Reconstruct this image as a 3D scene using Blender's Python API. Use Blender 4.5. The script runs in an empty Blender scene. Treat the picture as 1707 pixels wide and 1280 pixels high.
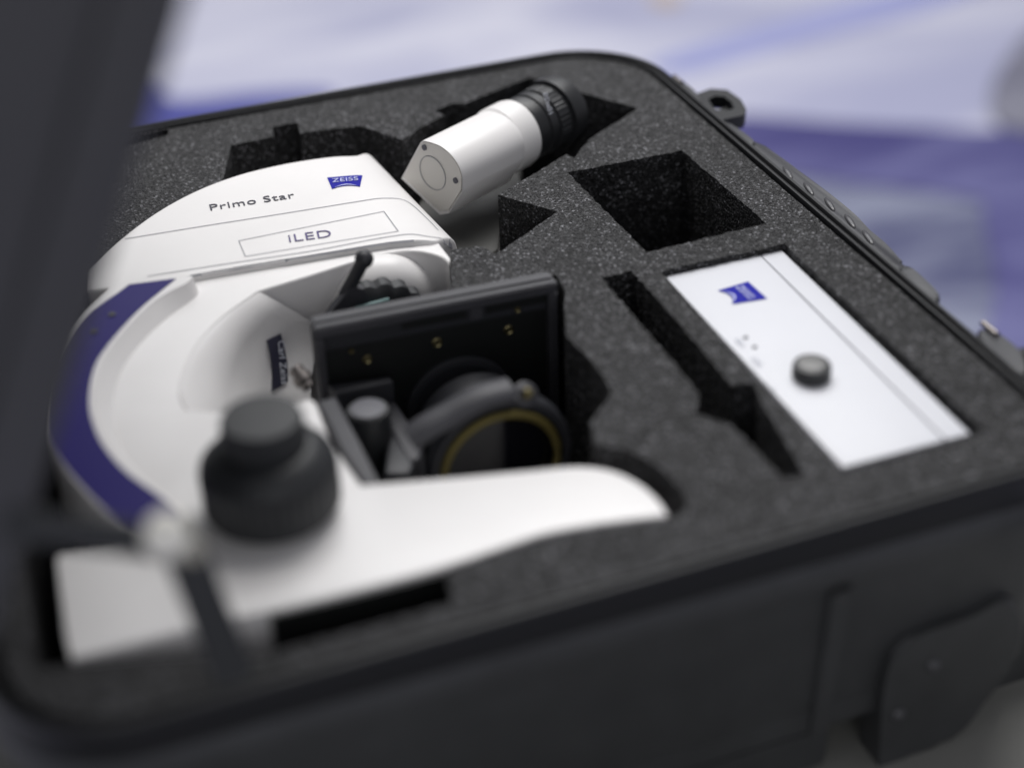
import bpy, bmesh, math, random
from mathutils import Vector, Matrix
from mathutils.bvhtree import BVHTree
R = math.radians
random.seed(4)
S = bpy.context.scene
COL = S.collection

# ------------------------------------------------------------------ camera
PITCH, YAW, ROLL, FPX, HC = R(34.06), R(-19.8), R(-1.91), 2700.0, 0.5
Fd = Vector((-math.sin(YAW)*math.cos(PITCH), math.cos(YAW)*math.cos(PITCH), -math.sin(PITCH)))
Rt = Vector((math.cos(YAW), math.sin(YAW), 0)); Up = Rt.cross(Fd)
Rr = Rt*math.cos(ROLL)+Up*math.sin(ROLL); Ur = -Rt*math.sin(ROLL)+Up*math.cos(ROLL)
cd = bpy.data.cameras.new('camera'); cam = bpy.data.objects.new('camera', cd); COL.objects.link(cam)
cam.matrix_world = Matrix(((Rr.x, Ur.x, -Fd.x, 0), (Rr.y, Ur.y, -Fd.y, 0), (Rr.z, Ur.z, -Fd.z, HC), (0, 0, 0, 1)))
cd.sensor_width = 36; cd.lens = FPX/1707*36; cd.clip_start = 0.02; cd.clip_end = 100
cd.dof.use_dof = True; cd.dof.focus_distance = 1.065; cd.dof.aperture_fstop = 1.9; cd.dof.aperture_blades = 0
S.camera = cam

# ------------------------------------------------------------------ light
w = bpy.data.worlds.new('World'); S.world = w; w.use_nodes = True
w.node_tree.nodes['Background'].inputs[0].default_value = (0.90, 0.90, 0.98, 1)
w.node_tree.nodes['Background'].inputs[1].default_value = 0.30
def area(name, loc, target, size, power, col):
    l = bpy.data.lights.new(name, 'AREA'); l.shape = 'RECTANGLE'; l.size, l.size_y = size; l.energy = power; l.color = col
    o = bpy.data.objects.new(name, l); COL.objects.link(o); o.location = loc
    o.rotation_euler = (Vector(target)-Vector(loc)).to_track_quat('-Z', 'Y').to_euler()
area('ceiling_softbox', (0.62, 1.85, 2.45), (0.20, 0.80, 0), (2.3, 1.3), 71, (1.0, 0.985, 0.97))
area('front_fill', (-0.6, -2.6, 1.5), (0.25, 0.6, -0.05), (3.0, 1.6), 20, (0.97, 0.98, 1.0))  # added fill behind the camera, brightens the front wall of the case
area('hall_lights', (1.5, 4.2, 3.2), (1.2, 3.2, -0.95), (4.0, 3.0), 95, (0.97, 0.98, 1.0))
S.view_settings.view_transform = 'Standard'; S.view_settings.look = 'None'
S.view_settings.exposure = 0; S.view_settings.gamma = 1

# ------------------------------------------------------------------ measuring helpers
def ray(u, v): return Fd*FPX + Rr*(u-853.5) + Ur*(640-v)
def at(u, v, z=0.0):                       # point at height z
    d = ray(u, v); return Vector((0, 0, HC)) + d*((z-HC)/d.z)
def atY(u, v, y):                          # point at depth y
    d = ray(u, v); return Vector((0, 0, HC)) + d*(y/d.y)
def atP(u, v, p0, n):                      # point on a plane
    d = ray(u, v); o = Vector((0, 0, HC)); return o + d*((p0-o).dot(n)/d.dot(n))
def pts(l, z=0.0): return [at(u, v, z) for u, v in l]
def smooth(P, n=6, closed=False):
    out = []; N = len(P)
    rng = range(N if closed else N-1)
    for i in rng:
        p1, p2 = P[i], P[(i+1) % N]
        p0 = P[i-1] if (i > 0 or closed) else p1+(p1-p2)
        p3 = P[(i+2) % N] if (i+2 < N or closed) else p2+(p2-p1)
        for k in range(n):
            t = k/n
            out.append(0.5*((2*p1)+(p2-p0)*t+(2*p0-5*p1+4*p2-p3)*t*t+(3*p1-p0-3*p2+p3)*t**3))
    if not closed: out.append(P[-1].copy())
    return out
def resample(P, n):
    L = [0]
    for a, b in zip(P, P[1:]): L.append(L[-1]+(b-a).length)
    out = []
    for i in range(n):
        s = L[-1]*i/(n-1); k = 0
        while k < len(L)-2 and L[k+1] < s: k += 1
        t = (s-L[k])/max(1e-9, L[k+1]-L[k]); out.append(P[k].lerp(P[k+1], min(1, max(0, t))))
    return out

# ------------------------------------------------------------------ materials
def mat(name, col, rough=0.5, metal=0.0, spec=0.5, bump=None, coat=0.0, vary=None):
    m = bpy.data.materials.new(name); m.use_nodes = True; nt = m.node_tree; b = nt.nodes['Principled BSDF']
    b.inputs['Base Color'].default_value = (*col, 1); b.inputs['Roughness'].default_value = rough
    b.inputs['Metallic'].default_value = metal; b.inputs['Specular IOR Level'].default_value = spec
    b.inputs['Coat Weight'].default_value = coat
    tc = nt.nodes.new('ShaderNodeNewGeometry')
    if vary:
        n = nt.nodes.new('ShaderNodeTexNoise'); n.inputs['Scale'].default_value = vary[0]; n.inputs['Detail'].default_value = 5
        nt.links.new(tc.outputs['Position'], n.inputs['Vector'])
        r = nt.nodes.new('ShaderNodeMapRange'); r.inputs['To Min'].default_value = rough-vary[1]; r.inputs['To Max'].default_value = rough+vary[1]
        nt.links.new(n.outputs['Fac'], r.inputs['Value']); nt.links.new(r.outputs[0], b.inputs['Roughness'])
    if bump:
        n = nt.nodes.new('ShaderNodeTexNoise'); n.inputs['Scale'].default_value = bump[0]; n.inputs['Detail'].default_value = 4
        nt.links.new(tc.outputs['Position'], n.inputs['Vector'])
        k = nt.nodes.new('ShaderNodeBump'); k.inputs['Strength'].default_value = bump[1]; k.inputs['Distance'].default_value = bump[2]
        nt.links.new(n.outputs['Fac'], k.inputs['Height']); nt.links.new(k.outputs[0], b.inputs['Normal'])
    return m
WHITE = mat('white_enamel', (0.81, 0.795, 0.785), 0.33, vary=(30, 0.05), bump=(900, 0.05, 0.0004))
WHITE2 = mat('white_box_lacquer', (0.66, 0.67, 0.71), 0.42, bump=(1500, 0.08, 0.0003))
CREAM = mat('end_cap_plastic', (0.66, 0.64, 0.60), 0.5, bump=(1200, 0.1, 0.0003))
SEAM = mat('seam_grey', (0.10, 0.10, 0.12), 0.7)
SOFTSEAM = mat('soft_seam_grey', (0.30, 0.30, 0.33), 0.7)
INK = mat('dark_print', (0.03, 0.03, 0.05), 0.5)
INKV = mat('violet_print', (0.05, 0.03, 0.16), 0.5)
PALE = mat('pale_print', (0.6, 0.62, 0.68), 0.5)
BLUE = mat('blue_band', (0.017, 0.011, 0.135), 0.5, spec=0.2, vary=(25, 0.05))
LOGO = mat('blue_emblem', (0.004, 0.005, 0.29), 0.5, spec=0.12)
LWHITE = mat('emblem_white', (0.55, 0.58, 0.85), 0.5)
BLACK = mat('black_plastic', (0.016, 0.017, 0.019), 0.42, bump=(700, 0.12, 0.0006))
BLACKM = mat('black_matt_metal', (0.022, 0.023, 0.028), 0.5, vary=(40, 0.08))
STAGE = mat('stage_black', (0.042, 0.042, 0.050), 0.55, bump=(900, 0.1, 0.0004))
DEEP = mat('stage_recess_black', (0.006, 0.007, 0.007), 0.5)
RUBBER = mat('knurled_rubber', (0.020, 0.022, 0.025), 0.5)
STEEL = mat('steel', (0.62, 0.60, 0.52), 0.22, metal=1.0)
BRASS = mat('brass_screw', (0.22, 0.19, 0.10), 0.35, metal=1.0)
YELLOW = mat('ochre_ring', (0.13, 0.105, 0.03), 0.45, metal=0.4)
GLASS = mat('lens_dark_glass', (0.003, 0.003, 0.005), 0.12, spec=0.4)
RIMTOP = mat('rim_black_polymer', (0.006, 0.0065, 0.008), 0.42, spec=0.35, bump=(300, 0.15, 0.0004))
GREYK = mat('knob_grey_top', (0.15, 0.15, 0.145), 0.35)
CASE = mat('case_charcoal_polymer', (0.046, 0.048, 0.050), 0.46, bump=(420, 0.25, 0.0006), vary=(12, 0.06))
LIDM = mat('lid_charcoal_polymer', (0.052, 0.052, 0.057), 0.5, bump=(420, 0.25, 0.0006), vary=(12, 0.06))
RIM = mat('case_rim_polymer', (0.014, 0.015, 0.017), 0.30, bump=(300, 0.15, 0.0005))
GASKET = mat('gasket_rubber', (0.005, 0.005, 0.006), 0.6)
GRIP = mat('grip_glossy_polymer', (0.06, 0.06, 0.065), 0.2)
PINM = mat('dull_pin_metal', (0.25, 0.23, 0.22), 0.45, metal=1.0)
HANDLE = mat('handle_polymer', (0.028, 0.029, 0.034), 0.42, bump=(420, 0.2, 0.0005))
STAYM = mat('stay_dark_polymer', (0.026, 0.028, 0.029), 0.5)
PLATE = mat('label_plate', (0.035, 0.035, 0.06), 0.4)

def tone(m, c, amt, sc):
    nt = m.node_tree; b = nt.nodes['Principled BSDF']; g = nt.nodes.new('ShaderNodeNewGeometry'); n = nt.nodes.new('ShaderNodeTexNoise')
    n.inputs['Scale'].default_value = sc; n.inputs['Detail'].default_value = 7; n.inputs['Roughness'].default_value = 0.65
    nt.links.new(g.outputs['Position'], n.inputs['Vector']); r = nt.nodes.new('ShaderNodeValToRGB')
    r.color_ramp.elements[0].position = 0.3; r.color_ramp.elements[1].position = 0.7
    r.color_ramp.elements[0].color = (*[x*(1-amt) for x in c], 1); r.color_ramp.elements[1].color = (*c, 1)
    nt.links.new(n.outputs['Fac'], r.inputs[0]); nt.links.new(r.outputs[0], b.inputs['Base Color'])
tone(WHITE, (0.81, 0.795, 0.785), 0.05, 14); tone(WHITE2, (0.66, 0.67, 0.71), 0.05, 11)
tone(CASE, (0.050, 0.052, 0.054), 0.30, 22); tone(STAGE, (0.048, 0.048, 0.056), 0.25, 40); tone(RUBBER, (0.024, 0.026, 0.029), 0.3, 60)
def foam_mat():
    m = bpy.data.materials.new('open_cell_foam'); m.use_nodes = True; nt = m.node_tree; b = nt.nodes['Principled BSDF']
    g = nt.nodes.new('ShaderNodeNewGeometry')
    v = nt.nodes.new('ShaderNodeTexVoronoi'); v.inputs['Scale'].default_value = 760
    v2 = nt.nodes.new('ShaderNodeTexVoronoi'); v2.inputs['Scale'].default_value = 480
    nz = nt.nodes.new('ShaderNodeTexNoise'); nz.inputs['Scale'].default_value = 26; nz.inputs['Detail'].default_value = 6
    for n in (v, v2, nz): nt.links.new(g.outputs['Position'], n.inputs['Vector'])
    sp = nt.nodes.new('ShaderNodeSeparateColor'); nt.links.new(v.outputs['Color'], sp.inputs[0])
    r = nt.nodes.new('ShaderNodeValToRGB'); e = r.color_ramp.elements
    e[0].position = 0.0; e[0].color = (0.004, 0.004, 0.0045, 1); e[1].position = 1.0; e[1].color = (0.21, 0.21, 0.225, 1)
    for p, c in ((0.40, 0.010), (0.72, 0.026), (0.90, 0.052)):
        x = e.new(p); x.color = (c, c, c*1.05, 1)
    nt.links.new(sp.outputs[0], r.inputs[0])
    mx = nt.nodes.new('ShaderNodeMix'); mx.data_type = 'RGBA'; mx.blend_type = 'MULTIPLY'; mx.inputs[0].default_value = 1
    mr = nt.nodes.new('ShaderNodeMapRange'); mr.inputs['From Min'].default_value = 0.3; mr.inputs['From Max'].default_value = 0.7
    mr.inputs['To Min'].default_value = 0.75; mr.inputs['To Max'].default_value = 1.25
    nt.links.new(nz.outputs['Fac'], mr.inputs['Value'])
    nt.links.new(r.outputs[0], mx.inputs[6]); nt.links.new(mr.outputs[0], mx.inputs[7]); nt.links.new(mx.outputs[2], b.inputs['Base Color'])
    b.inputs['Roughness'].default_value = 0.52; b.inputs['Specular IOR Level'].default_value = 0.35
    bp = nt.nodes.new('ShaderNodeBump'); bp.inputs['Strength'].default_value = 0.9; bp.inputs['Distance'].default_value = 0.0012
    nt.links.new(v.outputs['Distance'], bp.inputs['Height'])
    b2 = nt.nodes.new('ShaderNodeBump'); b2.inputs['Strength'].default_value = 0.6; b2.inputs['Distance'].default_value = 0.002
    nt.links.new(v2.outputs['Distance'], b2.inputs['Height']); nt.links.new(bp.outputs[0], b2.inputs['Normal'])
    nt.links.new(b2.outputs[0], b.inputs['Normal'])
    return m
FOAM = foam_mat()

def print_mat(name, c1, c2, scale, detail=4):
    m = bpy.data.materials.new(name); m.use_nodes = True; nt = m.node_tree; b = nt.nodes['Principled BSDF']
    g = nt.nodes.new('ShaderNodeNewGeometry'); n = nt.nodes.new('ShaderNodeTexNoise'); n.inputs['Scale'].default_value = scale; n.inputs['Detail'].default_value = detail; n.inputs['Distortion'].default_value = 1.2
    mp = nt.nodes.new('ShaderNodeMapping'); mp.inputs['Scale'].default_value = (0.45, 1.3, 1); mp.inputs['Rotation'].default_value = (0, 0, 0.3)
    nt.links.new(g.outputs['Position'], mp.inputs['Vector']); nt.links.new(mp.outputs[0], n.inputs['Vector'])
    r = nt.nodes.new('ShaderNodeValToRGB'); r.color_ramp.elements[0].position = 0.38; r.color_ramp.elements[1].position = 0.62
    r.color_ramp.elements[0].color = (*c1, 1); r.color_ramp.elements[1].color = (*c2, 1)
    nt.links.new(n.outputs['Fac'], r.inputs[0]); nt.links.new(r.outputs[0], b.inputs['Base Color']); b.inputs['Roughness'].default_value = 0.6
    return m
FLOORM = print_mat('lavender_floor', (0.42, 0.43, 0.60), (0.70, 0.70, 0.80), 1.7)
TABLEM = print_mat('grey_table_laminate', (0.18, 0.18, 0.165), (0.22, 0.22, 0.205), 6)
P_STRIPE = print_mat('pale_blue_print', (0.33, 0.36, 0.66), (0.40, 0.42, 0.70), 2)
P_VIOLET = print_mat('violet_print_band', (0.05, 0.045, 0.19), (0.15, 0.15, 0.33), 3.6)
P_MOTTLE = print_mat('mottled_print', (0.05, 0.055, 0.15), (0.25, 0.27, 0.37), 5.5)
P_BLUE = print_mat('blue_print_patch', (0.06, 0.065, 0.30), (0.09, 0.10, 0.36), 3)
P_DARK = print_mat('dark_grey_print', (0.16, 0.16, 0.22), (0.24, 0.24, 0.30), 5)
P_ORANGE = print_mat('sand_print', (0.55, 0.45, 0.38), (0.6, 0.5, 0.42), 5)

# ------------------------------------------------------------------ object helpers
def tag(o, label=None, cat=None, group=None, kind=None):
    for k, v in (('label', label), ('category', cat), ('group', group), ('kind', kind)):
        if v: o[k] = v
    return o
def link(name, me, m, parent=None, sharp=35):
    if isinstance(me, bmesh.types.BMesh):
        bm = me; me = bpy.data.meshes.new(name); bmesh.ops.recalc_face_normals(bm, faces=bm.faces); bm.to_mesh(me); bm.free()
    c = sum((v.co for v in me.vertices), Vector())/max(1, len(me.vertices))
    if parent is None or True:
        me.transform(Matrix.Translation(-c))
    o = bpy.data.objects.new(name, me); COL.objects.link(o); o.location = c
    if m:
        me.materials.clear(); me.materials.append(m)
    for p in me.polygons: p.use_smooth = True
    me.set_sharp_from_angle(angle=R(sharp))
    if parent:
        o.parent = parent; bpy.context.view_layer.update()
        o.matrix_parent_inverse = parent.matrix_world.inverted()
    return o
def empty(name, loc):
    o = bpy.data.objects.new(name, None); COL.objects.link(o); o.location = loc; o.empty_display_size = 0.02
    bpy.context.view_layer.update(); return o
def prism(P, z0, bevel=0.0, seg=3, bm=None, bot=False):
    """outline P (with its own heights) closed on top, walls down to z0"""
    bm = bm or bmesh.new()
    t = [bm.verts.new(p) for p in P]; b = [bm.verts.new((p.x, p.y, z0)) for p in P]; n = len(P)
    f = bm.faces.new(t); bm.faces.new(list(reversed(b)))
    for i in range(n): bm.faces.new((t[i], b[i], b[(i+1) % n], t[(i+1) % n]))
    if bevel:
        es = list(f.edges)
        if bot: es += [e for e in bm.edges if all(v in b for v in e.verts)]
        bmesh.ops.bevel(bm, geom=es, offset=bevel, segments=seg, affect='EDGES', profile=0.5, clamp_overlap=True)
    return bm
def add_box(bm, c, s, rot=None, bevel=0.0, seg=2):
    M = Matrix.Translation(c) @ ((rot.to_4x4()) if rot else Matrix.Identity(4)) @ Matrix.Diagonal((*s, 1))
    r = bmesh.ops.create_cube(bm, size=1, matrix=M)
    if bevel:
        es = list({e for v in r['verts'] for e in v.link_edges})
        bmesh.ops.bevel(bm, geom=es, offset=bevel, segments=seg, affect='EDGES')
    return bm
def frame(d, up=Vector((0, 0, 1))):
    d = d.normalized(); x = up.cross(d)
    if x.length < 1e-4: x = Vector((1, 0, 0))
    x.normalize(); return x, d.cross(x), d
def lathe(bm, o, d, prof, seg=48, knurl=None):
    """prof: (radius, distance along d). knurl=(i0,i1,count,depth)"""
    x, y, d = frame(d); rings = []
    for k, (r, h) in enumerate(prof):
        ring = []
        for i in range(seg):
            a = 2*math.pi*i/seg; rr = r
            if knurl and knurl[0] <= k <= knurl[1]:
                rr = r - knurl[3]*(0.5-0.5*math.cos(a*knurl[2]))**2
            ring.append(bm.verts.new(o+d*h+x*rr*math.cos(a)+y*rr*math.sin(a)))
        rings.append(ring)
    for A, B in zip(rings, rings[1:]):
        for i in range(seg): bm.faces.new((A[i], A[(i+1) % seg], B[(i+1) % seg], B[i]))
    bm.faces.new(list(reversed(rings[0]))); bm.faces.new(rings[-1])
    return bm
def sweep(bm, path, r, seg=8, closed=False, flat=None):
    rings = []; n = len(path)
    for i, p in enumerate(path):
        a = path[i-1] if (i or closed) else p; b = path[(i+1) % n] if (i < n-1 or closed) else p
        x, y, d = frame(b-a)
        rx, ry = (r, r) if not flat else flat
        rings.append([bm.verts.new(p+x*rx*math.cos(2*math.pi*k/seg)+y*ry*math.sin(2*math.pi*k/seg)) for k in range(seg)])
    for i in range(n if closed else n-1):
        A, B = rings[i], rings[(i+1) % n]
        for k in range(seg): bm.faces.new((A[k], A[(k+1) % seg], B[(k+1) % seg], B[k]))
    if not closed:
        bm.faces.new(list(reversed(rings[0]))); bm.faces.new(rings[-1])
    return bm
def loft(curves, bm=None, closed=False):
    bm = bm or bmesh.new(); V = [[bm.verts.new(p) for p in c] for c in curves]; n = len(curves[0])
    for A, B in zip(V, V[1:]):
        for i in range(n if closed else n-1): bm.faces.new((A[i], A[(i+1) % n], B[(i+1) % n], B[i]))
    return bm
def text(body, name, o, xd, yd, size, m, parent, bold=0.0, extrude=0.00015, spacing=1.0, lift=0.0003, align='LEFT', shear=0.0):
    c = bpy.data.curves.new(name, 'FONT'); c.body = body; c.size = size; c.extrude = extrude; c.offset = bold; c.space_character = spacing
    c.align_x = align; c.shear = shear; c.resolution_u = 4
    t = bpy.data.objects.new(name, c); COL.objects.link(t); bpy.context.view_layer.update()
    me = bpy.data.meshes.new_from_object(t.evaluated_get(bpy.context.evaluated_depsgraph_get()))
    bpy.data.objects.remove(t); xd = xd.normalized(); n = xd.cross(yd).normalized(); yd = n.cross(xd)
    M = Matrix(((xd.x, yd.x, n.x, o.x), (xd.y, yd.y, n.y, o.y), (xd.z, yd.z, n.z, o.z), (0, 0, 0, 1)))
    me.transform(M @ Matrix.Translation((0, 0, lift)))
    return link(name, me, m, parent)
def bvh(o):
    bm = bmesh.new(); bm.from_mesh(o.data); bm.transform(Matrix.Translation(o.location)); t = BVHTree.FromBMesh(bm); bm.free(); return t
def ribbon(tree, P, width, name, m, parent, lift=0.00035, n=60, closed=False):
    """thin line lying on a surface, dropped from above"""
    P = resample(P+([P[0]] if closed else []), n); bm = bmesh.new(); rows = []
    for i, p in enumerate(P):
        a = P[max(0, i-1)]; b = P[min(n-1, i+1)]
        if closed and i in (0, n-1): a, b = P[-2], P[1]
        d = (b-a); d.z = 0; d.normalize(); s = Vector((-d.y, d.x, 0))*width/2
        row = []
        for q in (p+s, p-s):
            h = tree.ray_cast(Vector((q.x, q.y, 0.4)), Vector((0, 0, -1)))
            z = h[0].z if h[0] else p.z
            row.append(bm.verts.new((q.x, q.y, z+lift)))
        rows.append(row)
    for A, B in zip(rows, rows[1:]): bm.faces.new((A[0], A[1], B[1], B[0]))
    return link(name, bm, m, parent)
def rrect(x0, y0, x1, y1, r, z=0.0, seg=10):
    P = []
    for cx, cy, a0 in ((x1-r, y1-r, 0), (x0+r, y1-r, 90), (x0+r, y0+r, 180), (x1-r, y0+r, 270)):
        for k in range(seg+1):
            a = R(a0+90*k/seg); P.append(Vector((cx+r*math.cos(a), cy+r*math.sin(a), z)))
    return P

# ------------------------------------------------------------------ setting
ZT, ZF = -0.184, -0.95
fl = bmesh.new(); vs = [fl.verts.new(p) for p in ((-12, -6, ZF), (16, -6, ZF), (16, 30, ZF), (-12, 30, ZF))]; fl.faces.new(vs)
tag(link('floor', fl, FLOORM), kind='structure')
tb = empty('table', (0.23, 0.8, ZF))
tag(tb, 'grey laminate table top under the open black carrying case', 'table')
b = bmesh.new(); add_box(b, Vector((0.21, 0.70, ZT-0.015)), (0.84, 0.86, 0.03), bevel=0.004); link('table_top', b, TABLEM, tb)
for sx in (-0.15, 0.57):
    for sy in (0.33, 1.07):
        b = bmesh.new(); lathe(b, Vector((sx, sy, ZF)), Vector((0, 0, 1)), [(0.018, 0), (0.018, ZT-0.03-ZF)], 20); link('leg', b, STEEL, tb)
def sheet(name, l, h, m, label):
    P = smooth([at(u, v, ZF+h) for u, v in l], 5, True)
    b = prism(P, ZF+h-0.002); tag(link(name, b, m), label, 'floor print', 'printed graphics on the far floor')
sheet('floor_print', [(1090, 105), (1280, 45), (1480, -12), (1640, -30), (1560, 12), (1330, 70), (1150, 118)], 0.004, P_STRIPE, 'pale blue diagonal stripe blurred across the lavender floor at the upper right')
sheet('floor_print', [(1205, 190), (1400, 205), (1600, 215), (1740, 225), (1760, 300), (1700, 335), (1500, 315), (1300, 290), (1150, 270), (1140, 210)], 0.012, P_VIOLET, 'deep violet blurred band beyond the case latch on the right')
sheet('floor_print', [(1180, 290), (1350, 285), (1600, 300), (1780, 310), (1820, 480), (1800, 680), (1600, 700), (1350, 520), (1200, 400)], 0.008, P_MOTTLE, 'mottled grey blue print on the floor below the violet band')
sheet('floor_print', [(150, 120), (230, 130), (290, 165), (430, 155), (560, 160), (400, 260), (200, 280), (120, 230)], 0.004, P_BLUE, 'blue patch on the floor showing between the lid and the back rim of the case')
sheet('floor_print', [(1665, 120), (1740, 40), (1850, 40), (1850, 225), (1720, 222), (1655, 190)], 0.016, P_DARK, 'dark grey patch at the right border of the photograph above the violet band')
sheet('floor_print', [(1085, -15), (1130, -15), (1130, 6), (1095, 8)], 0.004, P_ORANGE, 'small sand coloured spot at the very top of the photograph')
sheet('floor_print', [(1640, 330), (1720, 330), (1760, 450), (1740, 620), (1640, 600), (1660, 480)], 0.014, P_VIOLET, 'violet streak running down over the mottled grey blue print')

# ------------------------------------------------------------------ case
FX0, FX1, FY0, FY1, CR = -0.036, 0.4985, 0.5265, 1.104, 0.062
case = empty('carrying_case', (0.22, 0.8, ZT))
tag(case, 'open charcoal hard carrying case holding the microscope in cut foam', 'carrying case')
def ring(off, z):
    P = []
    for cx, cy, sx_, sy_, r_, a0 in ((FX1, FY1, -1, -1, CR, 0), (FX0, FY1, 1, -1, CR, 90), (FX0, FY0, 1, 1, 0.050, 180), (FX1, FY0, -1, 1, 0.028, 270)):
        for k_ in range(13):
            a_ = R(a0+90*k_/12); P.append(Vector((cx+sx_*r_+(r_+off)*math.cos(a_), cy+sy_*r_+(r_+off)*math.sin(a_), z)))
    return P
def profile(prof): return loft([ring(o, z) for o, z in prof], closed=True)
body = profile([(0.0015, -0.145), (0.0015, -0.0065), (0.0100, -0.0065), (0.0100, -0.0160), (0.0118, -0.0168), (0.0126, -0.0190), (0.0128, -0.032), (0.0118, -0.0345), (0.0070, -0.037),
                (0.0062, -0.040), (0.001, -0.140), (-0.002, -0.150), (-0.010, -0.158)])
body.verts.ensure_lookup_table(); kk = len(ring(0, 0)); body.faces.new(body.verts[:kk]); body.faces.new(body.verts[-kk:])
lower = link('lower_shell', body, CASE, case, 28)
g = profile([(0.0018, -0.006), (0.0018, 0.0005), (0.0024, 0.0022), (0.0036, 0.0022), (0.0042, 0.0012), (0.0044, -0.0015), (0.0066, -0.0015), (0.0068, 0.0015), (0.0076, 0.0028), (0.0096, 0.0028), (0.0107, 0.0014), (0.0110, -0.001), (0.0112, -0.0164), (0.0104, -0.0164)])
link('rim', g, RIMTOP, case, 28)
g = loft([ring(o, z) for o, z in [(0.0046, -0.0018), (0.0049, 0.0008), (0.0055, 0.0013), (0.0061, 0.0008), (0.0064, -0.0018)]], closed=True)
link('gasket', g, GASKET, case)
for sx in (0.02, 0.43):
    for sy in (0.57, 1.05):
        b = bmesh.new(); lathe(b, Vector((sx, sy, ZT)), Vector((0, 0, 1)), [(0.014, 0), (0.016, 0.003), (0.016, 0.028)], 24); link('foot', b, BLACK, case)
# ribs on the front wall
def front_rib(xc, wdt):
    b = bmesh.new(); P = []
    for z, y in ((-0.041, FY0-0.0062), (-0.148, FY0+0.0005)):
        P.append([Vector((xc+s*wdt/2, y+dy, z)) for s, dy in ((-1, 0.003), (-0.75, -0.004), (0.75, -0.004), (1, 0.003))])
    loft(P, b); link('rib', b, CASE, case, 60)
front_rib(0.357, 0.014); front_rib(0.02, 0.014)
b = bmesh.new(); add_box(b, Vector((0.158, FY0+0.0088, -0.165)), (0.42, 0.014, 0.034), bevel=0.003); link('skid', b, CASE, case)
# corner plate with two rivets on the front wall
yp = FY0-0.0086
out = [(1466, 1300), (1470, 1190), (1480, 1120), (1500, 1080), (1540, 1056), (1620, 1027), (1690, 1000), (1700, 1080), (1665, 1140), (1640, 1172), (1612, 1210), (1570, 1240), (1500, 1266), (1480, 1290)]
P = smooth([atY(u, v, yp) for u, v in out], 4, True); b = bmesh.new()
A = [b.verts.new(p) for p in P]; B = [b.verts.new(p+Vector((0, 0.02, 0))) for p in P]
f = b.faces.new(A); b.faces.new(list(reversed(B)))
for i in range(len(P)): b.faces.new((A[i], B[i], B[(i+1) % len(P)], A[(i+1) % len(P)]))
bmesh.ops.bevel(b, geom=list(f.edges), offset=0.0018, segments=3, affect='EDGES')
cp = link('corner_plate', b, CASE, case, 50)
for u, v in ((1555, 1108), (1497, 1190)):
    b = bmesh.new(); lathe(b, atY(u, v, yp), Vector((0, -1, 0)), [(0.0042, -0.001), (0.0042, 0.0008), (0.0032, 0.0022), (0.0010, 0.0030)], 20); link('rivet', b, GRIP, cp)
# latch strap at the front right corner
b = bmesh.new(); add_box(b, Vector((0.474, 0.497, -0.055)), (0.007, 0.010, 0.055), bevel=0.002); link('latch_strap', b, CASE, case)
# bumper low on the right corner
P = smooth([atY(u, v, 0.545) for u, v in [(1645, 1150), (1652, 1190), (1676, 1232), (1712, 1272), (1790, 1300), (1800, 1100), (1760, 985), (1700, 975), (1660, 1060)]], 4, True); b = bmesh.new()
A = [b.verts.new(p) for p in P]; B = [b.verts.new(p+Vector((0, 0.05, 0))) for p in P]; f = b.faces.new(A); b.faces.new(list(reversed(B)))
for i in range(len(P)): b.faces.new((A[i], B[i], B[(i+1) % len(P)], A[(i+1) % len(P)]))
bmesh.ops.bevel(b, geom=list(f.edges), offset=0.003, segments=4, affect='EDGES'); link('corner_bumper', b, CASE, case, 50)
# handle on the right side
def flatpart(name, l, z, th, m, parent, bevel=0.003, sm=True):
    P = pts(l, z); P = smooth(P, 4, True) if sm else P
    return link(name, prism(P, z-th, bevel, 3, bot=True), m, parent, 50)
hz = -0.006
h = flatpart('handle', [(1256, 233), (1300, 261), (1334, 286), (1385, 324), (1425, 357), (1450, 383), (1476, 405), (1497, 428), (1507, 442), (1490, 452), (1400, 400), (1300, 310), (1250, 258)], hz, 0.020, HANDLE, case, 0.004)
for u, v in ((1313, 288), (1348, 315), (1383, 341), (1417, 369), (1447, 396)):
    c = at(u, v, hz+0.0002); b = bmesh.new()
    bmesh.ops.create_uvsphere(b, u_segments=16, v_segments=8, radius=1, matrix=Matrix.Translation(c) @ Matrix.Rotation(R(78), 4, 'Z') @ Matrix.Diagonal((0.0100, 0.0022, 0.0016, 1)))
    link('grip_bump', b, GRIP, h)
flatpart('handle_mount', [(1506, 442), (1522, 448), (1545, 468), (1563, 487), (1566, 498), (1540, 500), (1505, 462)], hz, 0.02, HANDLE, case, 0.002)
flatpart('handle_mount', [(1205, 203), (1225, 211), (1256, 234), (1258, 250), (1225, 240)], hz, 0.02, HANDLE, case, 0.002)
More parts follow.
